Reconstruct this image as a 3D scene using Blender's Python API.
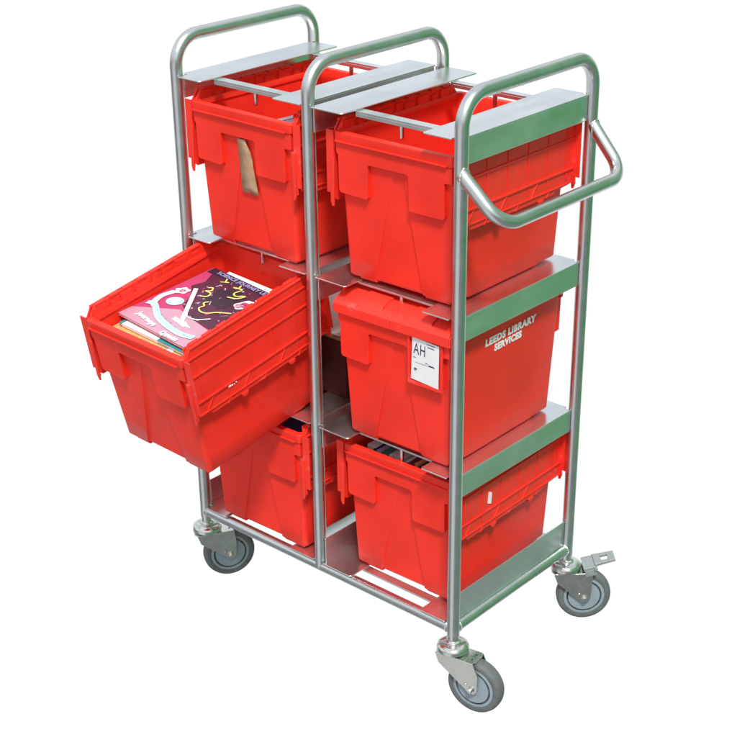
import bpy, bmesh, math, random
from math import sin, cos, pi, radians
from mathutils import Vector, Matrix, Euler
random.seed(7)
for o in list(bpy.data.objects): bpy.data.objects.remove(o)
S = bpy.context.scene
C = S.collection

# ------------------------------------------------------------------ camera
cd = bpy.data.cameras.new('camera'); cam = bpy.data.objects.new('camera', cd); C.objects.link(cam)
cam.location = (2.35491497, -2.04831856, 1.80095660)
cam.rotation_euler = (1.11697881, 0.00865836, 0.71879053)
cd.sensor_width = 36.0
cd.lens = 36.0 * 1476.62658 / 737.0
cd.shift_x = -(374.83292 - 368.5) / 737.0
cd.shift_y = (399.784598 - 368.5) / 737.0
cd.clip_end = 200
S.camera = cam
S.render.resolution_x = 1024; S.render.resolution_y = 1024
S.view_settings.view_transform = 'Standard'; S.view_settings.look = 'None'
S.view_settings.exposure = 0.0; S.view_settings.gamma = 1.0

# ------------------------------------------------------------------ world: bright sky, white studio-like ground haze, lawn to the right
W = bpy.data.worlds.new("World"); S.world = W; W.use_nodes = True
SUN_EL, SUN_AZ = radians(56), radians(-42)        # azimuth measured from +x, ccw
nt = W.node_tree; N = nt.nodes; L = nt.links; N.clear()
def wn(t, **k):
    n = N.new(t)
    for a, b in k.items(): setattr(n, a, b)
    return n
def wmath(op, a, b=None, c=None, clamp=False):
    n = wn('ShaderNodeMath', operation=op, use_clamp=clamp)
    for i, v in enumerate((a, b, c)):
        if v is None: continue
        if isinstance(v, (int, float)): n.inputs[i].default_value = v
        else: L.new(v, n.inputs[i])
    return n.outputs[0]
def wmap(v, a, b):
    n = wn('ShaderNodeMapRange', interpolation_type='SMOOTHSTEP'); L.new(v, n.inputs[0])
    n.inputs[1].default_value = a; n.inputs[2].default_value = b; return n.outputs[0]
def wmix(f, a, b):
    n = wn('ShaderNodeMix', data_type='RGBA')
    if isinstance(f, (int, float)): n.inputs[0].default_value = f
    else: L.new(f, n.inputs[0])
    for i, v in ((6, a), (7, b)):
        if isinstance(v, tuple): n.inputs[i].default_value = (*v, 1)[:4]
        else: L.new(v, n.inputs[i])
    return n.outputs[2]
tc = wn('ShaderNodeTexCoord'); sx = wn('ShaderNodeSeparateXYZ'); L.new(tc.outputs['Generated'], sx.inputs[0])
X, Y, Z = sx.outputs
hl = wmath('MAXIMUM', wmath('SQRT', wmath('ADD', wmath('MULTIPLY', X, X), wmath('MULTIPLY', Y, Y))), 0.001)
def azi(deg):
    d = wmath('ADD', wmath('MULTIPLY', X, cos(radians(deg))), wmath('MULTIPLY', Y, sin(radians(deg))))
    return wmath('DIVIDE', d, hl)
sky = wn('ShaderNodeTexSky', sky_type='NISHITA', sun_disc=False, sun_elevation=SUN_EL)
sky.sun_rotation = pi/2 - SUN_AZ
skm = wn('ShaderNodeVectorMath', operation='SCALE'); L.new(sky.outputs[0], skm.inputs[0]); skm.inputs[3].default_value = 0.10
nz = wn('ShaderNodeTexNoise'); nz.inputs['Scale'].default_value = 2.3; nz.inputs['Detail'].default_value = 4
L.new(tc.outputs['Generated'], nz.inputs['Vector'])
cloud = wmap(nz.outputs[0], .38, .62)
skyc = wmix(wmath('MULTIPLY_ADD', cloud, .5, .45), skm.outputs[0], (1.12, 1.14, 1.16))
skyc = wmix(wmath('MULTIPLY', wmap(Z, .30, .05), .75), skyc, (.34, .37, .36))    # tree line / buildings near the horizon
skyc = wmix(wmath('MULTIPLY', wmap(azi(40), .25, .80), wmap(Z, .88, .50)), skyc, (.20, .42, .25))   # tall trees beside the lawn
lawn = (.065, .30, .10)
paving = (.34, .35, .36)
paving = wmix(wmap(azi(-88), .80, .97), (.25, .26, .27), (.80, .80, .80))     # bright zone added left of the camera to put a streak on the tubes
ng = wn('ShaderNodeTexNoise'); ng.inputs['Scale'].default_value = 5; L.new(tc.outputs['Generated'], ng.inputs['Vector'])
lawn = wmix(wmap(ng.outputs[0], .44, .60), lawn, (.20, .36, .24))
g = wmix(wmath('MULTIPLY', wmap(azi(40), .40, .85), wmap(Z, -.525, -.485)), paving, lawn)
g = wmix(wmap(azi(131.2), .50, .72), g, (1.03, 1.03, 1.03))
col = wmix(wmap(Z, -.02, .02), g, skyc)
# white ground and white distance on the side the photograph looks towards
col = wmix(wmath('MULTIPLY', wmap(azi(131.2), .50, .72), wmap(Z, .25, .05)), col, (1.03, 1.03, 1.03))
bg = wn('ShaderNodeBackground'); L.new(col, bg.inputs[0]); bg.inputs[1].default_value = 1.0
wo = wn('ShaderNodeOutputWorld'); L.new(bg.outputs[0], wo.inputs[0])

sl = bpy.data.lights.new('sun', 'SUN'); sun = bpy.data.objects.new('sun', sl); C.objects.link(sun)
sl.energy = 3.3; sl.angle = radians(9); sl.color = (1, .97, .92)
sd = Vector((cos(SUN_EL)*cos(SUN_AZ), cos(SUN_EL)*sin(SUN_AZ), sin(SUN_EL)))
sun.rotation_euler = sd.to_track_quat('Z', 'Y').to_euler(); sun.location = (1, -2, 4)

# ------------------------------------------------------------------ materials
def mat(name, base, rough=.4, metal=0., spec=.5, var=.06, scale=30, rvar=.08, bump=0., bscale=200, scuff_glint=None, stretch=None, streak=None):
    m = bpy.data.materials.new(name); m.use_nodes = True
    t = m.node_tree; n = t.nodes; l = t.links; b = n['Principled BSDF']
    b.inputs['Metallic'].default_value = metal; b.inputs['Specular IOR Level'].default_value = spec
    tc = n.new('ShaderNodeTexCoord'); vec = tc.outputs['Object']
    if stretch:
        mp = n.new('ShaderNodeMapping'); mp.inputs['Scale'].default_value = stretch; l.new(vec, mp.inputs[0]); vec = mp.outputs[0]
    nz = n.new('ShaderNodeTexNoise'); nz.inputs['Scale'].default_value = scale; nz.inputs['Detail'].default_value = 5
    l.new(vec, nz.inputs['Vector'])
    mr = n.new('ShaderNodeMapRange'); l.new(nz.outputs[0], mr.inputs[0]); mr.inputs[1].default_value = .3; mr.inputs[2].default_value = .7
    mr.inputs[3].default_value = 1-var; mr.inputs[4].default_value = 1+var
    vm = n.new('ShaderNodeVectorMath'); vm.operation = 'SCALE'; vm.inputs[0].default_value = base; l.new(mr.outputs[0], vm.inputs[3])
    colr = vm.outputs[0]
    if scuff_glint:
        n2 = n.new('ShaderNodeTexNoise'); n2.inputs['Scale'].default_value = scuff_glint[1]; n2.inputs['Detail'].default_value = 6; n2.inputs['Roughness'].default_value = .65
        l.new(tc.outputs['Object'], n2.inputs['Vector'])
        r2 = n.new('ShaderNodeMapRange'); l.new(n2.outputs[0], r2.inputs[0]); r2.inputs[1].default_value = scuff_glint[2]; r2.inputs[2].default_value = scuff_glint[2]+.10
        r2.inputs[4].default_value = scuff_glint[3]
        mx = n.new('ShaderNodeMix'); mx.data_type = 'RGBA'; l.new(r2.outputs[0], mx.inputs[0]); l.new(colr, mx.inputs[6]); mx.inputs[7].default_value = (*scuff_glint[0], 1)
        colr = mx.outputs[2]
    l.new(colr, b.inputs['Base Color'])
    rr = n.new('ShaderNodeMapRange'); l.new(nz.outputs[0], rr.inputs[0]); rr.inputs[1].default_value = .3; rr.inputs[2].default_value = .7
    rr.inputs[3].default_value = max(.02, rough-rvar); rr.inputs[4].default_value = rough+rvar; l.new(rr.outputs[0], b.inputs['Roughness'])
    if bump:
        nb = n.new('ShaderNodeTexNoise'); nb.inputs['Scale'].default_value = bscale; nb.inputs['Detail'].default_value = 3; l.new(vec, nb.inputs['Vector'])
        bp = n.new('ShaderNodeBump'); bp.inputs['Strength'].default_value = bump; bp.inputs['Distance'].default_value = .001
        l.new(nb.outputs[0], bp.inputs['Height']); l.new(bp.outputs[0], b.inputs['Normal'])
    return m
RED = mat('red_plastic', (.87, .034, .018), .40, spec=.34, var=.09, scale=9, bump=.10, bscale=420, scuff_glint=((.88, .30, .25), 75, .70, .55))
RED_LID = mat('red_lid_plastic', (.88, .038, .022), .36, spec=.42, var=.06, scale=18, bump=.12, bscale=300, scuff_glint=((.86, .17, .19), 18, .62, .50))  # pinkish patches: rib highlights painted into the lid colour, along with scuffs
TUBE = mat('zinc_tube', (.62, .65, .65), .30, 1, var=.035, scale=26, rvar=.05, bump=.04, bscale=350)
PLATE = mat('zinc_sheet', (.80, .84, .84), .26, .95, var=.05, scale=16, rvar=.08, bump=.02, bscale=90, stretch=(1, .35, 1), scuff_glint=((.66, .70, .69), 11, .58, .5))
WELD = mat('weld_bead', (.80, .80, .78), .42, 1, var=.15, scale=200, bump=.6, bscale=500)
CHROME = mat('bright_zinc', (.66, .68, .64), .20, 1, var=.08, scale=60, scuff_glint=((.42, .44, .36), 40, .58, .5))
TYRE = mat('grey_rubber', (.125, .138, .142), .62, spec=.35, var=.14, scale=60, bump=.2, scuff_glint=((.16, .165, .165), 45, .58, .5))
HUB = mat('grey_wheel_plastic', (.27, .335, .37), .45, spec=.4, var=.05, scale=50)
DARK = mat('dark_hole', (.02, .02, .02), .8)
PEDAL = mat('grey_enamel', (.33, .37, .37), .42, .35, var=.07, scale=70)
PAPER = mat('white_paper', (.78, .80, .82), .7, spec=.2, var=.03)
INK = mat('black_ink', (.03, .03, .045), .7, spec=.2)
WHITE = mat('white_print', (.90, .90, .90), .6, spec=.2)
TAPE = mat('brown_tape', (.42, .27, .16), .38, spec=.5, var=.22, scale=45, bump=.4, bscale=60)
def flat(n, c, r=.45, s=.4): return mat(n, c, r, spec=s, var=.05)

# ------------------------------------------------------------------ mesh helpers
class MB:
    def __init__(s): s.bm = bmesh.new(); s.mats = []; s.cur = 0; s.smooth = True
    def m(s, mt):
        if mt not in s.mats: s.mats.append(mt)
        s.cur = s.mats.index(mt); return s
    def _f(s, vs):
        try: f = s.bm.faces.new(vs)
        except ValueError: return
        f.material_index = s.cur; return f
    def box(s, x0, x1, y0, y1, z0, z1, M=None):
        return s.prism([(x0, y0), (x1, y0), (x1, y1), (x0, y1)], z0, z1, 'z', M)
    def prism(s, poly, a, b, ax='z', M=None):
        """poly extruded along ax between a and b (numbers or functions of the 2-D point)"""
        fa = a if callable(a) else (lambda p: a); fb = b if callable(b) else (lambda p: b)
        def P(p, w):
            v = {'z': (p[0], p[1], w), 'y': (p[0], w, p[1]), 'x': (w, p[0], p[1])}[ax]
            return (M @ Vector(v)) if M else Vector(v)
        A = [s.bm.verts.new(P(p, fa(p))) for p in poly]; B = [s.bm.verts.new(P(p, fb(p))) for p in poly]
        s._f(A[::-1]); s._f(B)
        n = len(poly)
        for i in range(n): s._f([A[i], A[(i+1) % n], B[(i+1) % n], B[i]])
        return s
    def loft(s, rings, close_start=True, close_end=True):
        R = [[s.bm.verts.new(v) for v in r] for r in rings]
        n = len(R[0])
        for a, b in zip(R, R[1:]):
            for i in range(n): s._f([a[i], a[(i+1) % n], b[(i+1) % n], b[i]])
        if close_start: s._f(R[0][::-1])
        if close_end: s._f(R[-1])
        return s
    def tube(s, pts, r, n=20, M=None):
        pts = [Vector(p) for p in pts]
        rings = []; ref = None
        for i, p in enumerate(pts):
            t = ((pts[i]-pts[i-1]).normalized() if i else Vector()) + ((pts[i+1]-pts[i]).normalized() if i < len(pts)-1 else Vector())
            t.normalize()
            if ref is None: ref = t.orthogonal().normalized()
            ref = (ref - t*ref.dot(t)).normalized(); bn = t.cross(ref)
            rr = r
            if 0 < i < len(pts)-1:
                pass
            ring = [p + (ref*cos(2*pi*k/n) + bn*sin(2*pi*k/n))*rr for k in range(n)]
            rings.append([(M @ q) if M else q for q in ring])
        return s.loft(rings)
    def lathe(s, prof, org=(0, 0, 0), axis='z', n=32, M=None):
        """prof: list of (radius, height along axis)"""
        rings = []
        for r, h in prof:
            ring = []
            for k in range(n):
                a = 2*pi*k/n; c, d = r*cos(a), r*sin(a)
                v = {'z': (c, d, h), 'y': (d, h, c), 'x': (h, c, d)}[axis]
                v = Vector(v)+Vector(org); ring.append((M @ v) if M else v)
            rings.append(ring)
        return s.loft(rings)
    def blob(s, c, r, seed=0):
        rn = random.Random(seed); base = len(s.bm.verts)
        res = bmesh.ops.create_icosphere(s.bm, subdivisions=1, radius=1)
        for v in res['verts']:
            k = .8+.4*rn.random(); v.co = Vector((c[0]+v.co.x*r[0]*k, c[1]+v.co.y*r[1]*k, c[2]+v.co.z*r[2]*k))
        for v in res['verts']:
            for f in v.link_faces: f.material_index = s.cur
        return s
    def bead(s, pts, r, seed=0, n=8):
        """one irregular weld bead running along pts"""
        rn = random.Random(seed); P = [Vector(p) for p in pts]; Q = []
        for a, b in zip(P, P[1:]):
            k = max(1, int((b-a).length/.0014)); Q += [a.lerp(b, i/k) for i in range(k)]
        Q.append(P[-1]); rings = []
        t0 = (Q[1]-Q[0]).normalized(); ref = t0.orthogonal().normalized()
        for i, q in enumerate(Q):
            t = (Q[min(i+1, len(Q)-1)]-Q[max(i-1, 0)]).normalized(); ref = (ref-t*ref.dot(t)).normalized(); bn = t.cross(ref)
            rr = r*(.82+.16*sin(i*1.25)+rn.uniform(0, .25))*(.45 if i in (0, len(Q)-1) else 1)
            c = q+Vector([rn.uniform(-.0003, .0003) for _ in range(3)])
            rings.append([c+(ref*cos(2*pi*k/n)+bn*sin(2*pi*k/n))*rr for k in range(n)])
        return s.loft(rings)
    def build(s, name, material, parent=None, ang=38, bevel=0, seg=2, loc=None, rot=None, label=None):
        if not s.mats: s.mats = [material]
        bm = s.bm; bmesh.ops.recalc_face_normals(bm, faces=bm.faces)
        for f in bm.faces: f.smooth = True
        for e in bm.edges:
            if len(e.link_faces) == 2 and e.calc_face_angle(0) > radians(ang): e.smooth = False
        me = bpy.data.meshes.new(name); bm.to_mesh(me); bm.free()
        for mt in s.mats: me.materials.append(mt)
        o = bpy.data.objects.new(name, me); C.objects.link(o)
        if parent: o.parent = parent
        if loc: o.location = loc
        if rot: o.rotation_euler = rot
        if label: o['label'] = label
        if bevel:
            b = o.modifiers.new('bevel', 'BEVEL'); b.width = bevel; b.segments = seg; b.limit_method = 'ANGLE'; b.angle_limit = radians(40)
            b.harden_normals = True
        return o
def thing(name, label, cat, loc=(0, 0, 0), rot=(0, 0, 0), group=None):
    o = bpy.data.objects.new(name, None); C.objects.link(o); o.empty_display_size = .05
    o.location = loc; o.rotation_euler = rot; o['label'] = label; o['category'] = cat
    if group: o['group'] = group
    return o
def tag(o, label, cat, group=None):
    o['label'] = label; o['category'] = cat
    if group: o['group'] = group
    return o
def fillet(pts, r, n=10):
    """polyline with rounded inner corners"""
    pts = [Vector(p) for p in pts]; out = [pts[0]]
    for a, b, c in zip(pts, pts[1:], pts[2:]):
        u = (a-b).normalized(); v = (c-b).normalized(); th = u.angle(v); d = r/math.tan(th/2)
        p0 = b+u*d; cen = b + (u+v).normalized()*(r/sin(th/2)); e0 = p0-cen; e1 = (b+v*d)-cen
        full = e0.angle(e1)
        for k in range(n+1):
            t = k/n; out.append(cen + (e0*sin((1-t)*full)+e1*sin(t*full))/sin(full))
    out.append(pts[-1]); return out
def text_mesh(txt, size, name, mt, parent, M, extrude=.0002, offset=0., align='CENTER', squash=1.):
    cu = bpy.data.curves.new(name, 'FONT'); cu.body = txt; cu.size = size; cu.extrude = extrude; cu.offset = offset
    cu.align_x = align; cu.resolution_u = 3; cu.space_character = 1.12
    t = bpy.data.objects.new(name+'_curve', cu); C.objects.link(t)
    bpy.context.view_layer.update()
    me = bpy.data.meshes.new_from_object(t.evaluated_get(bpy.context.evaluated_depsgraph_get()))
    bpy.data.objects.remove(t); bpy.data.curves.remove(cu)
    me.transform(M @ Matrix.Diagonal((squash, 1, 1, 1))); me.materials.clear(); me.materials.append(mt)
    o = bpy.data.objects.new(name, me); C.objects.link(o); o.parent = parent; return o

# ------------------------------------------------------------------ trolley
XA, XB, XC, D, H, RT = 0.0, .381, .762, .42, 1.1345, .0136
tr = thing('book_trolley', 'zinc plated tubular steel trolley with three hooped frames, holding the six red crates', 'trolley')
def hoop(x):
    zb = -.016 if x != XB else -.002
    pts = fillet([(x, 0, zb), (x, 0, H), (x, D, H), (x, D, zb)], .060, 12)
    return MB().tube(pts, RT, 28).build('hoop_frame', TUBE, tr)
hoops = [hoop(x) for x in (XA, XB, XC)]
def rail(p, q, w):
    return MB().m(TUBE).tube([p, q], RT*.94, 24)
def ring(c, ax, ra, rb, r, par, seed=0):
    """weld bead all round a tube end; ax = tube direction"""
    pts = []
    for k in range(23):
        a = 2*pi*k/22; u, v = ra*cos(a), rb*sin(a)
        pts.append((c[0], c[1]+u, c[2]+v) if ax == 'x' else (c[0]+u, c[1], c[2]+v))
    return MB().m(WELD).bead(pts, r, seed).build('weld_bead', WELD, par, ang=70)
for y in (0, D):
    m = rail((XA+.004, y, 0), (XC-.004, y, 0), 0)
    b_ = m.build('bottom_rail', TUBE, tr)
    for x, sg in ((XA, 1), (XC, -1)): ring((x+sg*(RT-.001), y, 0), 'x', RT*.95, RT*.95, .0017, b_, x)
for x in (XA, XC):
    m = rail((x, .004, 0), (x, D-.004, 0), 0)
    b_ = m.build('side_rail', TUBE, tr)
    for y, sg in ((0, 1), (D, -1)): ring((x, y+sg*(RT-.001), 0), 'y', RT*.95, RT*.95, .0017, b_, y)

LEV = [(1.058, -1), (.705, -1), (.3605, -1), (.0165, 1)]
T = .003
def angle(xv, sg, z, up, xin=None):
    """steel angle: vertical leg at xv, horizontal leg reaching sg*w inward"""
    w = .0835 if xin is None else xin
    m = MB().m(PLATE)
    xe = xv+sg*w
    # horizontal leg: notched round the posts at both ends
    nx = xv+sg*.016 if xin is None else xv
    if xin is None:
        poly = [(nx, -.012), (xe-sg*.004, -.012), (xe, -.008), (xe, .408), (xe-sg*.004, .412), (nx, .412), (nx, .4045), (xv, .4045), (xv, .0155), (nx, .0155)]
    else:
        poly = [(xv, -.012), (xe-sg*.004, -.012), (xe, -.008), (xe, .408), (xe-sg*.004, .412), (xv, .412)]
    m.prism(poly, z-T, z)
    y0, y1 = (.0155, .4045) if xin is None else (-.004, .406)
    hh = .053
    if up < 0: m.prism([(xv, z-T-.0001), (xv+sg*T, z-T-.0001), (xv+sg*T, z-hh), (xv, z-hh)], y0, y1, 'y')
    else: m.prism([(xv, z+.0001), (xv+sg*T, z+.0001), (xv+sg*T, z+hh+.008), (xv, z+hh+.008)], y0, y1, 'y')
    a = m.build('shelf_angle', PLATE, tr, bevel=.0009, seg=2)
    # weld beads where the vertical leg meets the posts
    za, zb = (z-.004, z-hh+.002) if up < 0 else (z+.004, z+hh+.004)
    if xin is None: ends = ((xv+sg*.0045, .0150), (xv+sg*.0045, .4050))
    else: ends = ((xv-sg*.0005, .004), (xv-sg*.0005, .412))
    for k, (bx_, by_) in enumerate(ends):
        MB().m(WELD).bead([(bx_, by_, za+.003), (bx_, by_, za), (bx_, by_, zb)], .0021, z+xv+k).build('weld_bead', WELD, a, ang=70)
    return a
pins = []
for li, (z, up) in enumerate(LEV):
    angle(XC, -1, z, up); angle(XA, 1, z, up)
    angle(XB+.0165, 1, z, up, .083); angle(XB-.0125, -1, z, up, .077)
    for (xa, xb) in ((XA+.080, XB-.086), (XB+.096, XC-.080)):
        for yb in (.042, .335):
            w = .0105 if yb < .1 else .009
            m = MB().m(PLATE).box(xa, xb, yb-w, yb+w, z-T-.0045, z-T-.0003)
            if li == 0:   # folded edge of the top bars
                m.box(xa, xb, yb-w, yb-w+.002, z-T-.012, z-T-.0047)
            bar = m.build('cross_bar', PLATE, tr, bevel=.0006)
            if li < 3:
                xm = (xa+xb)/2 + .008; ln = .033 if li in (0, 2) else .026
                MB().m(CHROME).lathe([(.0002, z-.0078), (.0048, z-.0078), (.0048, z-.0078-ln+.0015), (.0036, z-.0078-ln), (.0002, z-.0078-ln)], (xm, yb-.003, 0), 'z', 16).build('stop_pin', CHROME, bar)
# push handle on the right hand hoop
hp = fillet([(XC+.004, -.006, .996), (XC+.092, .004, .910), (XC+.092, .408, .910), (XC+.004, .420, .996)], .052, 12)
hn = MB().m(TUBE).tube(hp, .0132, 26).build('push_handle', TUBE, tr)
for y in (-.0055, .4195): ring((XC+.0125, y, .9875), 'x', .0142, .0185, .0018, hn, y)

def caster(x, y, deg, brake=False, trail=.050):
    Mx = None
    f = MB().m(CHROME)
    f.lathe([(.0002, -.015), (.0118, -.015), (.0118, -.028), (.017, -.031), (.017, -.0335), (.026, -.0350), (.0335, -.0400), (.0352, -.0450), (.0352, -.0500), (.031, -.0540), (.026, -.0555), (.0002, -.0555)], n=36)
    # crown plate of the fork
    f.prism([(-.026, -.0240), (.058, -.0240), (.064, -.014), (.064, .014), (.058, .0240), (-.026, .0240), (-.034, .012), (-.034, -.012)], -.0590, -.0558)
    d_ = trail-.050
    cheek = [(-.030, -.0570), (.061, -.0570), (.065+d_, -.085), (.0635+d_, -.124), (.057+d_, -.133), (.044+d_, -.133), (.036+d_, -.126), (-.022, -.080)]
    for s_ in (-1, 1):
        f.prism(cheek, min(s_*.0215, s_*.0245), max(s_*.0215, s_*.0245), 'y')
    c = f.build('caster', CHROME, tr, bevel=.0007, loc=(x, y, 0), rot=(0, 0, radians(deg)))
    wc = (trail, 0, -.123)
    ty = MB().m(TYRE).lathe([(.0485, -.0145), (.0560, -.0160), (.0610, -.0130), (.0632, -.007), (.0635, 0), (.0632, .007), (.0610, .0130), (.0560, .0160), (.0485, .0145), (.0485, -.0145)], wc, 'y', 56)
    ty.build('tyre', TYRE, c, ang=50)
    hb = MB().m(HUB)
    half = [(.0484, .0142), (.0460, .0152), (.0415, .0152), (.0403, .0132), (.0398, .0132), (.0392, .0144), (.012, .0156), (.010, .0195), (.0002, .0195)]
    hb.lathe([(r, -h) for r, h in half[::-1]] + half, wc, 'y', 48)
    hb.build('wheel_hub', HUB, c, ang=30)
    for s_ in (-1, 1):
        pr = [(.0002, .0247), (.0085, .0247), (.0085, .0262), (.0062, .0263), (.0062, .0302), (.0045, .0320), (.0002, .0322)]
        MB().m(CHROME).lathe([(r, s_*h) for r, h in pr], wc, 'y', 8).build('axle_bolt', CHROME, c, ang=30)
        MB().m(CHROME).lathe([(.0002, s_*.0246), (.0038, s_*.0246), (.0032, s_*.0272), (.0002, s_*.0274)], (wc[0]-.013, 0, wc[2]+.010), 'y', 14).build('rivet', CHROME, c, ang=30)
    if not brake:
        for q in (-.009, .009): MB().m(DARK).lathe([(.0002, -.0560), (.0022, -.0560), (.0022, -.0553), (.0002, -.0552)], (.052, q, 0), 'z', 12).build('rivet_hole', DARK, c)
    else:
        Mt = Matrix.Translation((.038, 0, -.046)) @ Matrix.Rotation(radians(-14), 4, 'Y')
        pd = MB().m(PEDAL)
        pd.prism([(0, -.026), (.028, -.026), (.028, .026), (0, .026)], -.004, .003, 'z', Mt)
        pd.prism([(.0275, -.023), (.044, -.021), (.044, .021), (.0275, .023)], .0005, .007, 'z', Mt)
        pd.prism([(.0439, -.021), (.060, -.020), (.060, -.010), (.0439, -.010)], .0006, .0069, 'z', Mt)
        pd.prism([(.0439, .010), (.060, .010), (.060, .020), (.0439, .021)], .0006, .0069, 'z', Mt)
        pd.prism([(.0599, -.020), (.076, -.019), (.076, .019), (.0599, .020)], .0005, .0068, 'z', Mt)
        for q in (-.026, .023): pd.box(.002, .028, q, q+.003, -.020, -.0038, Mt)
        pd.tube([(.028, -.031, -.002), (.028, .031, -.002)], .0038, 12, Mt)
        pd.build('brake_pedal', PEDAL, c, bevel=.0008)
    return c
caster(XA, 0, 60); caster(XC, 0, 9, trail=.058); caster(XC, D, 43, True, trail=.044); caster(XA, D, 35)

# ------------------------------------------------------------------ crates
HB, DB, HT, DT, CH = .1325, .176, .1445, .190, .305     # half widths bottom/top, crate height
def outline(hw, hd, z, r, crease=None):
    """rounded rectangle, counter-clockwise from front-left; front and rear sides carry 4 extra crease points"""
    pts = []
    def side(sgn):
        if crease:
            x0, x1, dep = crease
            xs = [x0-.0010, x0+.0010, x1-.0010, x1+.0010]; ds = [0, dep, dep, 0]
        else: xs = [-.004, -.001, .014, .018]; ds = [0]*4
        return [(sgn*x, sgn*(-hd+d)) for x, d in zip(xs, ds)]
    def corner(cx, cy, a0):
        return [(cx+r*cos(a0+k*pi/2/5), cy+r*sin(a0+k*pi/2/5)) for k in range(6)]
    pts += corner(-hw+r, -hd+r, pi); pts += side(1)
    pts += corner(hw-r, -hd+r, 1.5*pi); pts += corner(hw-r, hd-r, 0); pts += side(-1)
    pts += corner(-hw+r, hd-r, pi/2)
    return [(x, y, z) for x, y in pts]
def crate_body(par, lid=False, label=None):
    m = MB().m(RED); R = []
    def lerp(z): t = z/CH; return HB+(HT-HB)*t, DB+(DT-DB)*t
    for z in (0.004, .008, .05, .10, .15, .20, .245, .262):
        a, b = lerp(z); t = min(1, z/.25)
        cr = (-.064*(1-t)-.004*t, .060*(1-t)+.017*t, .0060*max(0, 1-z/.258)**.5)
        if z == .004: a -= .003; b -= .003
        R.append(outline(a, b, z, .010, cr))
    a, b = lerp(.2835); R.append(outline(a, b, .2835, .013))
    R.append(outline(.1485, .1985, .2840, .012)); R.append(outline(.1495, .1998, .2860, .012))
    R.append(outline(.1495, .1998, .3035, .012)); R.append(outline(.1480, .1985, CH, .0115))
    R.append(outline(.1385, .1860, CH, .010)); R.append(outline(.1370, .1845, .3030, .010)); 
    R.append(outline(.1365, .1840, .292, .010)); R.append(outline(HT-.0045, DT-.0045-.003, .289, .010))
    R.append(outline(HB-.003, DB-.003, .010, .010))
    m.loft(R)
    # raised foot under the middle
    m.box(-.128, .128, -.118, .118, 0, .0042); m.box(-.105, -.062, -.172, -.1181, 0.0005, .0042); m.box(.064, .125, -.172, -.1181, 0.0005, .0042)
    # lip line at the front and back of the rim
    for s_ in (-1, 1):
        Mz = Matrix.Rotation(0 if s_ < 0 else pi, 4, 'Z')
        m.prism([(-.140, .2845), (.134, .2845), (.136, .2885), (-.142, .2885)], -.2030, -.1990, 'y', Mz)
        # apron with its two deep blocks
        ap = [(-.1440, .2835), (-.1440, .262), (-.1395, .258), (-.1390, .186), (-.1350, .181), (-.0680, .179), (-.0640, .183), (-.0635, .246), (-.0600, .250),
              (.0340, .250), (.0380, .246), (.0385, .182), (.0425, .178), (.1210, .178), (.1250, .182), (.1250, .250), (.1440, .252), (.1440, .2835)]
        yf = lambda p: -.1965 - (.2835-p[1])*(-.020)
        m.prism(ap, yf, lambda p: -(DB+(DT-DB)*p[1]/CH) + .0012, 'y', Mz)
        # raised hinge wall along each long rim, slotted on the inside, knuckles along its top
        xx = sorted((s_*.1420, s_*.1478))
        m.prism([(-.189, .3030), (-.172, .3250), (.172, .3250), (.189, .3030)], xx[0], xx[1], 'x')
        xi = sorted((s_*.1385, s_*.1421))
        y0 = -.182; k = 0
        while y0 < .165:
            wd = (.036, .018, .030)[k % 3]
            m.box(xi[0], xi[1], y0, y0+wd, .3040, .3215 if k % 2 == 0 else .3165)
            y0 += wd+.011; k += 1
        for k in range(9):
            y0 = -.170+k*.0385; kx = sorted((s_*.1402, s_*.1500))
            m.box(kx[0], kx[1], y0, y0+.026, .3225, .3268)
    return m.build('crate_body', RED, par, bevel=.0012, seg=2, label=label)
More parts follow.
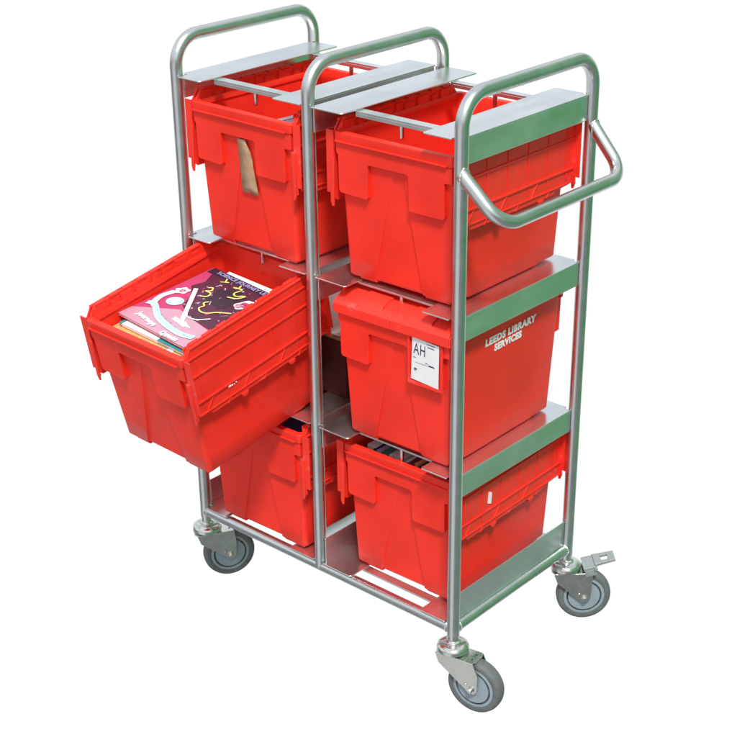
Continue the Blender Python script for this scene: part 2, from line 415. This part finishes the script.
def lid_panel(par, s_, ripple=0, z0=0., marks=None):
    """one half of the attached lid, hanging down its long side"""
    m = MB().m(RED_LID)
    P = lambda poly, a, b: m.prism(poly, min(s_*a, s_*b), max(s_*a, s_*b), 'x')
    yb = .193
    low = [(-yb, .300), (-yb+.016, .322), (yb-.016, .322), (yb, .300), (yb, .174), (yb-.005, .166), (yb-.012, .1625), (.132, .1600), (.126, .1540), (-.150, .1540), (-.158, .1600), (-.186, .1600), (-yb, .166)]
    P(low, .1512, .1544)
    # ribs
    for z, w, d in ((.300, .0018, .0030), (.258, .0020, .0032), (.196, .0022, .0036), (.1665, .0016, .0028)): P([(-yb+.002, z-w), (yb-.002, z-w), (yb-.002, z+w), (-yb+.002, z+w)], .1542, .1542+d)
    for y in (-.168, -.102, -.034, .034, .102, .168): P([(y-.0015, .176), (y+.0015, .176), (y+.0015, .290), (y-.0015, .290)], .1542, .1562)
    # diagonal braces of the interlocking teeth
    for y in (-.150, -.046, .058):
        P([(y-.014, .168), (y-.011, .168), (y+.010, .1940), (y+.006, .1940)], .1542, .1568)
        P([(y+.040, .1545), (y+.044, .1545), (y+.050, .165), (y+.046, .165)], .1542, .1568)
    # hinge roll, hem along the teeth, end skirts and corner hooks
    m.tube([(s_*.1530, -yb+.016, .3215), (s_*.1530, yb-.016, .3215)], .0036, 12)
    for e in (-1, 1):
        y0, y1 = sorted((e*yb, e*(yb+.0028)))
        P([(y0, .176), (y1, .176), (y1, .304), (y0, .304)], .1512, .1700)
        m.prism([(s_*.1512, .158), (s_*.1610, .162), (s_*.1600, .1755), (s_*.1512, .1755)], y0, y1, 'y')
        y2, y3 = sorted((e*(yb+.0025), e*(yb+.0055)))
        m.prism([(s_*.1470, .250), (s_*.1570, .250), (s_*.1585, .160), (s_*.1550, .150), (s_*.1500, .150)], y2, y3, 'y')
    for y in (.078, -.062): P([(y-.010, .1545), (y+.010, .1545), (y+.007, .1470), (y-.001, .1450), (y-.007, .1475)], .1512, .1570)
    o = m.build('lid_panel', RED_LID, par, bevel=.0007, seg=2)
    return o
def crate(label, loc, rot=(0, 0, 0)):
    return thing('storage_crate', label, 'crate', loc, rot, 'red attached-lid crates on the trolley')
def radd(d): return tuple(radians(v) for v in d)

L3 = crate('open red crate at top left, brown tape strip on its front', (.199, .188, .708), radd((0, 0, -1.0)))
R3 = crate('open empty red crate at top right, beside the push handle', (.582, .211, .708), radd((0, 0, .6)))
L2 = crate('red crate pulled out and tipped forward on the left, full of magazines', (.1835, -.0796, .3485), radd((10.3, 1.5, -.7)))
R2 = crate('closed red crate at middle right with white card and printed lettering', (.594, .194, .363), radd((0, 0, .8)))
L1 = crate('shaded red crate at bottom left, beneath the tipped crate', (.1955, .176, .020), radd((0, 0, 1.0)))
R1 = crate('red crate at bottom right with a row of upright books inside', (.583, .220, .021), radd((0, 0, 1.2)))
for c in (L3, R3, L2, L1, R1):
    crate_body(c); lid_panel(c, 1); lid_panel(c, -1)
crate_body(R2)
# brown tape on L3
tp = MB().m(TAPE)
zs = [.246, .236, .222, .205, .19, .172, .158, .142, .130]
lft = [-.016, -.0165, -.018, -.018, -.018, -.018, -.018, -.0175, -.0165]
rgt = [.006, .010, .018, .021, .022, .0235, .026, .029, .032]
yw = lambda z: -(DB+(DT-DB)*z/CH) - .0008
vs = [[tp.bm.verts.new((x, yw(z)-d+random.uniform(-.0004, .0004), z)) for x in (a, (a+b)/2, b)] for (z, a, b), d in zip(zip(zs, lft, rgt), [.004, .003, .002, .001, .001, .0005, .0005, .0005, .0005])]
for r0, r1 in zip(vs, vs[1:]):
    for k in range(2): tp._f([r0[k], r0[k+1], r1[k+1], r1[k]])
t_ = tp.build('tape_strip', TAPE, L3); sm = t_.modifiers.new('s', 'SOLIDIFY'); sm.thickness = .0006

# closed lid of R2
ld = MB().m(RED_LID)
for s_ in (-1, 1):
    h_ = MB().m(RED_LID)
    out = [(-.2050, .2800), (-.2050, .3000), (-.1990, .3070), (-.1700, .3215), (.1700, .3215), (.1990, .3070), (.2050, .3000), (.2050, .2800)]
    inn = [(.2022, .2800), (.2022, .2990), (.1975, .3050), (.1690, .3185), (-.1690, .3185), (-.1975, .3050), (-.2022, .2990), (-.2022, .2800)]
    a_, b_ = sorted((s_*.0003, s_*.1480))
    h_.prism(out+inn, a_, b_, 'x')
    a_, b_ = sorted((s_*.1478, s_*.1512))
    h_.prism([(-.2035, .2800), (-.2035, .2990), (-.1980, .3050), (-.1690, .3195), (.1690, .3195), (.1980, .3050), (.2035, .2990), (.2035, .2800)], a_, b_, 'x')
    # raised pads that carry a stacked crate, at the front and rear edges
    xa, xb = sorted((s_*.040, s_*.098)) if s_ > 0 else (-.088, -.028)
    for q in (-1, 1):
        h_.prism([(q*.2000, .3055), (q*.1900, .3170), (q*.1560, .3260), (q*.1480, .3216), (q*.1700, .3212)], xa, xb, 'x')
    for k in range(5):
        yk = -.13+k*.065; a_, b_ = sorted((s_*.012, s_*.118)); h_.box(a_, b_, yk-.002, yk+.002, .3210, .3232)
    h_.build('lid', RED_LID, R2, bevel=.0016, seg=3)
# label holder + card on R2
hx0, hx1, hz0, hz1 = .042, .130, .178, .2795
yf = lambda z: -.1965 + (.2835-z)*.020
fr = MB().m(RED_LID)
def bar(x0, x1, z0, z1, d=.0045): fr.prism([(x0, z0), (x1, z0), (x1, z1), (x0, z1)], lambda p: yf(p[1])-d, lambda p: yf(p[1])+.0005, 'y')
bar(hx0, hx0+.006, hz0+.004, hz1); bar(hx1-.006, hx1, hz0+.004, hz1); bar(hx0, hx1, hz0-.003, hz0+.004); 
fr.build('label_holder', RED_LID, R2, bevel=.001)
cdm = MB().m(PAPER); cdm.prism([(.0500, .1865), (.1190, .1815), (.1215, .2745), (.0550, .2785)], lambda p: yf(p[1])-.0034, lambda p: yf(p[1])-.0026, 'y')
card = cdm.build('label_card', PAPER, R2, label='white paper card with the letters AH')
def onfront(x, z): # text frame on the apron plane
    return Matrix.Translation((x, yf(z)-.0037, z)) @ Matrix.Rotation(pi/2, 4, 'X')
text_mesh('AH', .034, 'handwriting', INK, card, onfront(.0725, .2435) @ Matrix.Rotation(radians(-3), 4, 'Z'), offset=0, squash=.62)
for x0, x1, z, t in ((.091, .112, .2715, .0006), (.093, .110, .2655, .0007), (.057, .064, .2360, .0005), (.086, .094, .2300, .0004), (.096, .110, .2265, .0010), (.059, .066, .2115, .0012), (.0585, .063, .2085, .0008), (.061, .110, .2255, .0002)):
    ln = MB().m(INK).prism([(x0, z-t), (x1, z-t-.0008), (x1, z+t-.0008), (x0, z+t)], lambda p: yf(p[1])-.0039, lambda p: yf(p[1])-.0036, 'y')
    ln.build('printed_line', INK, card)
# lettering on the right wall of R2
def onright(y, z):
    x = HB+(HT-HB)*z/CH + .0012
    tilt = math.atan((HT-HB)/CH)
    return Matrix.Translation((x, y, z)) @ Matrix.Rotation(pi/2, 4, 'Z') @ Matrix.Rotation(pi/2, 4, 'X') @ Matrix.Rotation(tilt, 4, 'X')
text_mesh('LEEDS LIBRARY', .0212, 'lettering', WHITE, R2, onright(.009, .2385), offset=.0012, squash=1.09)
text_mesh('SERVICES', .0200, 'lettering', WHITE, R2, onright(.002, .2185), offset=.0012, squash=1.04)

# small marks on lids
def child_of(par, name): return [o for o in par.children if o.name.split('.')[0] == name]
lp = child_of(R1, 'lid_panel')[0]
MB().m(WHITE).prism([(-.083, .2120), (-.0745, .2090), (-.0725, .2350), (-.0805, .2385)], .1544, .1576, 'x').build('sticker', WHITE, lp, label='small white paper sticker')
lp = child_of(L2, 'lid_panel')[0]
pm = MB().m(WHITE)
for (y, z, r) in ((-.098, .1905, .004), (-.092, .190, .0028), (-.094, .195, .0022), (-.086, .189, .0016), (-.080, .190, .0022)): pm.blob((.1565, y, z), (.0012, r, r*.8), y)
pm.build('paint_mark', WHITE, lp, label='small white paint splashes')

# ------------------------------------------------------------------ magazines and books
PINK = flat('pink_print', (.50, .06, .17)); PALEP = flat('pale_pink_print', (.55, .32, .42)); BLK = flat('black_print', (.035, .022, .04)); PURP = flat('plum_print', (.085, .022, .050))
YEL = flat('yellow_print', (.86, .82, .22)); CYAN = flat('cyan_print', (.45, .78, .85)); TEAL = flat('teal_cover', (.03, .30, .33)); OR = flat('orange_cover', (.85, .40, .16)); GOLD = flat('gold_print', (.85, .60, .15))
NAVY = flat('navy_cover', (.05, .05, .20)); GREEN = flat('green_cover', (.05, .22, .15)); LILAC = flat('lilac_cover', (.42, .38, .70)); CREAM = flat('page_edges', (.78, .74, .66), .8, .1); PLUM = flat('plum_cover', (.22, .03, .10)); GREY = flat('grey_cover', (.62, .62, .68))
M2 = Matrix.LocRotScale(L2.location, L2.rotation_euler, None)
MAGG = 'magazines in the tipped crate'
def mag(name, label, x0, x1, y0, y1, z, th, yaw, cover, tilt=-3.0):
    """thin paper magazine lying in the tipped crate: pages + cover; coordinates are crate-local"""
    loc = M2 @ Vector(((x0+x1)/2, (y0+y1)/2, z)); q = (M2.to_quaternion() @ Euler((radians(tilt), 0, radians(yaw))).to_quaternion()).to_euler()
    t = thing(name, label, 'magazine', loc, q, MAGG); w, d = (x1-x0)/2, (y1-y0)/2
    MB().m(CREAM).box(-w+.001, w-.001, -d+.001, d-.001, -th+.0006, -.0007).build('pages', CREAM, t)
    cv = MB().m(cover).box(-w, w, -d, d, -.0006, 0); cv.box(-w, w, -d, d, -th, -th+.0005); cv.box(-w-.0006, -w, -d, d, -th, 0)
    cv.build('cover', cover, t)
    return t, w, d
mag('magazine', 'orange magazine with gold print, lowest of the pile in the tipped crate', -.132, .124, -.156, .10, .2575, .018, -1, OR)
mt, w, d = mag('magazine', 'teal magazine lying just beneath the pink topmost one', -.118, .098, -.140, .110, .2655, .007, -2, TEAL)
MB().m(WHITE).box(-w+.01, w*.15, -d-.0008, -d+.03, -.0065, .0006).build('white_panel', WHITE, mt)
mag('magazine', 'white magazine whose edge peeps out behind the pink one', -.088, .082, -.05, .146, .2670, .003, -2, WHITE)
tg, w, d = mag('magazine', 'topmost pink and black magazine with yellow squiggles on its cover', -.130, .096, -.131, .127, .2755, .006, -4.5, PINK)
art = MB()
def sheet(mt_, pts, lift):
    art.m(mt_); art.prism(pts, .0001+lift-.0001, .0001+lift)
def ell(cx, cy, rx, ry, rot=0, n=24, wob=0):
    o = []
    for k in range(n):
        a = 2*pi*k/n; q = 1+wob*sin(5*a+1); x, y = rx*q*cos(a), ry*q*sin(a); o.append((cx*.93+x*cos(rot)-y*sin(rot), cy+x*sin(rot)+y*cos(rot)))
    return o
def stroke(mt_, pts, wd, lift):
    art.m(mt_); P = [Vector((a*.93, b)) for a, b in pts]; Q = []
    for a, b, c, dd in zip([P[0]]+P[:-2], P[:-1], P[1:], P[2:]+[P[-1]]):
        for k in range(6):
            t = k/6; Q.append(.5*((2*b)+(-a+c)*t+(2*a-5*b+4*c-dd)*t*t+(-a+3*b-3*c+dd)*t**3))
    Q.append(P[-1]); Lp, Rp = [], []
    for i, q in enumerate(Q):
        t = (Q[min(i+1, len(Q)-1)]-Q[max(i-1, 0)]).normalized(); nn = Vector((-t.y, t.x))*wd/2*(1 if 0 < i < len(Q)-1 else .5)
        Lp.append(q+nn); Rp.append(q-nn)
    V = [(art.bm.verts.new((a.x, a.y, lift)), art.bm.verts.new((b.x, b.y, lift))) for a, b in zip(Lp, Rp)]
    for (a, b), (c, e) in zip(V, V[1:]): art._f([b, e, c, a])
Z0 = .0003
sheet(PALEP, [(-w, -d), (w, -d), (w, -d+.072), (-.02, -d+.092), (-w, -d+.035)], Z0)
sheet(PURP, [(w, -.052), (w, d), (-w+.01, d), (-.075, .075), (-.085, .045), (-.05, .015), (-.030, -.022), (.02, -.046)], Z0*2)
sheet(BLK, [(w, d-.018), (w, d), (-w+.004, d), (-w+.004, d-.022)], Z0*3)
sheet(BLK, ell(.02, .055, .045, .040, .3, wob=.12), Z0*3)
sheet(WHITE, [(-.070, .040), (-.061, .045), (.028, -.062), (.020, -.068)], Z0*4)
sheet(WHITE, ell(-.088, .018, .017, .013, .6, wob=.15), Z0*4); sheet(PALEP, ell(-.086, .017, .009, .006, .6), Z0*5)
stroke(WHITE, [(-.098, .006), (-.106, -.024), (-.096, -.052), (-.078, -.062)], .015, Z0*5)
sheet(CYAN, ell(-.060, -.022, .021, .017, .3), Z0*5); sheet(WHITE, ell(-.060, -.021, .012, .009, .2, wob=.3), Z0*6)
sheet(WHITE, ell(.083, .062, .025, .017, .9, wob=.10), Z0*4); sheet(PINK, ell(.080, .058, .016, .011, .9, wob=.15), Z0*5); sheet(PALEP, ell(.076, .050, .009, .006, .9, wob=.25), Z0*6)
sheet(WHITE, [(.078, .088), (w, .078), (w, .104), (.092, .110)], Z0*4)
stroke(YEL, [(-.050, .060), (-.040, .066), (-.032, .056), (-.042, .048), (-.024, .048), (-.018, .034), (-.034, .026)], .0036, Z0*7)
stroke(YEL, [(-.048, .112), (-.040, .100), (-.050, .094), (-.030, .104)], .0036, Z0*7)
stroke(YEL, [(.004, .112), (.010, .098), (-.004, .096), (.022, .100), (.020, .080), (.034, .074), (.052, .086), (.044, .068), (.020, .060)], .0036, Z0*7)
stroke(YEL, [(.006, .022), (.000, .012), (.012, .004), (.010, -.008), (.026, -.016), (.044, -.012), (.060, .004), (.090, .020)], .0036, Z0*7)
stroke(WHITE, [(.000, -.030), (.018, -.046), (.046, -.044), (.072, -.022)], .0036, Z0*7)
stroke(CYAN, [(-.108, -.062), (-.085, -.058), (-.03, -.086), (.03, -.098), (.075, -.100), (.108, -.092)], .0135, Z0*7)
stroke(WHITE, [(-.108, -.068), (-.085, -.065), (-.03, -.0935), (.03, -.1055), (.075, -.1075), (.108, -.1)], .0022, Z0*8)
sheet(WHITE, ell(.03, -.070, .030, .007, -.1, wob=.2), Z0*4)
art.build('cover_print', PINK, tg)
mg_ = MB(); art = mg_
rn = random.Random(5)
for k in range(46):
    cx, cy = rn.uniform(-.06, .098), rn.uniform(-.045, .104)
    if rn.random() < .5: stroke(rn.choice([GREY, PALEP, PINK, LILAC]), [(cx, cy), (cx+rn.uniform(-.007, .007), cy+rn.uniform(-.007, .007)), (cx+rn.uniform(-.012, .012), cy+rn.uniform(-.010, .010))], rn.uniform(.0008, .0022), Z0*3.5)
    else: sheet(rn.choice([GREY, PINK, BLK, LILAC]), ell(cx, cy, rn.uniform(.0012, .0045), rn.uniform(.001, .003), rn.uniform(0, 3), 10, .2), Z0*3.2+k*.000004)
for (fx, fy) in ((-.086, .017), (.080, .058)):      # little cartoon faces
    for q in (-1, 1): sheet(BLK, ell(fx+q*.0045, fy+.003, .0013, .0018, 0, 10), Z0*7)
    stroke(BLK, [(fx-.004, fy-.003), (fx, fy-.0055), (fx+.004, fy-.003)], .0011, Z0*7)
for k in range(9): stroke(LILAC, [(-.108+k*.023, -.060-.0045*k), (-.104+k*.023, -.062-.0045*k), (-.100+k*.023, -.0625-.0045*k)], .0016, Z0*9)
art.build('cover_print', PINK, tg)['kind'] = 'stuff'
# bubble lettering along the bottom, title line along the top
text_mesh('Journeys', .018, 'cover_lettering', WHITE, tg, Matrix.Translation((-.040, -.113, Z0*8)) @ Matrix.Rotation(radians(-9), 4, 'Z'), offset=.0010)
text_mesh('Queen', .018, 'cover_lettering', WHITE, tg, Matrix.Translation((.055, -.127, Z0*8)) @ Matrix.Rotation(radians(2), 4, 'Z'), offset=.0010)
text_mesh('SCIENCE JOURNEY LETS', .0148, 'cover_lettering', LILAC, tg, Matrix.Translation((.004, d-.0145, Z0*6)), offset=.0003)
# orange magazine decorations
om = [o for o in bpy.data.objects if o.get('label', '').startswith('orange magazine')][0]
wv, dv = .128, .128
for k in range(7): MB().m(GOLD).lathe([(.0002, .0001), (.0042, .0001), (.0042, .0007), (.0002, .0008)], (-.115+k*.037, -dv+.008, 0), 'z', 14).build('printed_dot', GOLD, om)
MB().m(WHITE).lathe([(.0002, .0001), (.009, .0001), (.009, .0010), (.0002, .0011)], (.052, -dv+.010, 0), 'z', 14).build('printed_dot', WHITE, om)
# filler stack below the visible magazines (rests on the crate floor)
t = thing('magazine', 'thick pile of closed magazines filling the bottom of the tipped crate', 'magazine pile', M2 @ Vector((0, -.01, .012)), M2.to_euler())
fl = MB().m(CREAM); zz = 0
while zz < .216:
    th = random.uniform(.006, .014); j = random.uniform(-.003, .003); fl.box(-.122+j, .122+j, -.150, .150+j, zz, zz+th-.0006); zz += th
fl.build('pages', CREAM, t)

# row of upright books in the bottom right crate
BK = 'books standing in the bottom right crate'
def book(label, c0, loc, sx, sy, sz, rot, cover, group=None, text=None):
    t = thing('book', label, 'book', loc, radd(rot), group)
    MB().m(CREAM).box(-sx+.0012, sx-.0012, -sy+.002, sy-.0015, -sz, -.0035).build('pages', CREAM, t)
    cv = MB().m(cover)
    cv.box(-sx, -sx+.0011, -sy, sy, -sz-.002, 0); cv.box(sx-.0011, sx, -sy, sy, -sz-.002, 0); cv.box(-sx+.0012, sx-.0012, -sy, sy, -.0032, -.0005)
    cv.build('cover', cover, t, bevel=.0004)
    if text:
        text_mesh(text, sx*1.3, 'spine_lettering', INK if cover in (WHITE, GREY, PAPER) else WHITE, t, Matrix.Translation((.002, 0, .0002)) @ Matrix.Rotation(pi/2, 4, 'Z'), extrude=.0001)
    return t
bs = [('white book, first from the left in the bottom right crate', .0115, PAPER, 'STORIES'), ('thin black book beside the white one in the bottom right crate', .0028, BLK, None),
      ('pale lilac book near the left of the row in the bottom right crate', .0060, LILAC, None), ('dark green book in the bottom right crate', .0075, GREEN, None),
      ('cream paperback beside the green book in the bottom right crate', .0055, CREAM, None), ('widest grey book, with dark lettering, in the bottom right crate', .0165, GREY, 'LIBRARY'),
      ('thin white book beside the widest grey one in the bottom right crate', .0035, WHITE, None), ('plum coloured book near the right of the row in the bottom right crate', .0090, PLUM, None),
      ('orange paperback between the plum and black books in the bottom right crate', .005, OR, None), ('black book, last in the row of the bottom right crate', .008, BLK, None)]
x = .4665
for lb, hs, cv, tx in bs:
    book(lb, 0, (x+hs, .143+random.uniform(-.003, .003), .3115+random.uniform(-.004, .004)), hs, .080, .235, (0, 3+random.uniform(-1, 1), random.uniform(-2, 2)), cv, BK, tx); x += hs*2+.0016
book('dark blue book at the top of the shaded bottom left crate', 0, (.268, .095, .300), .026, .080, .262, (0, 0, 2), NAVY)
pk = book('purple and white book poking up inside the top left crate', 0, (.2930, .047, 1.0035), .0165, .036, .260, (0, 6, -6), LILAC)
MB().m(PAPER).box(-.0150, -.003, -.034, .034, .0001, .0007).build('title_panel', PAPER, pk)
# brown box with papers behind the tipped crate
bx = thing('cardboard_box', 'dark brown cardboard box behind the tipped crate, white papers on top', 'box', (.19, .265, .3608))
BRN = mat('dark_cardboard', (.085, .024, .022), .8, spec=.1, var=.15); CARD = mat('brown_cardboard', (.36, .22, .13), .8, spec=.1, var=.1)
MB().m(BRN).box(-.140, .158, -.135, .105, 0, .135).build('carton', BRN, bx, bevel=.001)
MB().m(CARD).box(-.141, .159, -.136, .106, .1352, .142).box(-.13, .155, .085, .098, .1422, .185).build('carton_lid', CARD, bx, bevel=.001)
pp = MB().m(PAPER)
for k in range(5):
    a = radians(-6+4*k); Mk = Matrix.Translation((.03+.006*k, -.03, .5032+k*.0022)) @ Matrix.Rotation(a, 4, 'Z') @ Matrix.Rotation(radians(1.2*k), 4, 'X')
    Mk = Matrix.Translation((.19, .265, 0)) @ Mk; pp.box(-.10, .115, -.09, .08, 0, .0014, Mk)
tag(pp.build('paper_stack', PAPER), 'loose white papers lying on the dark brown box', 'papers')
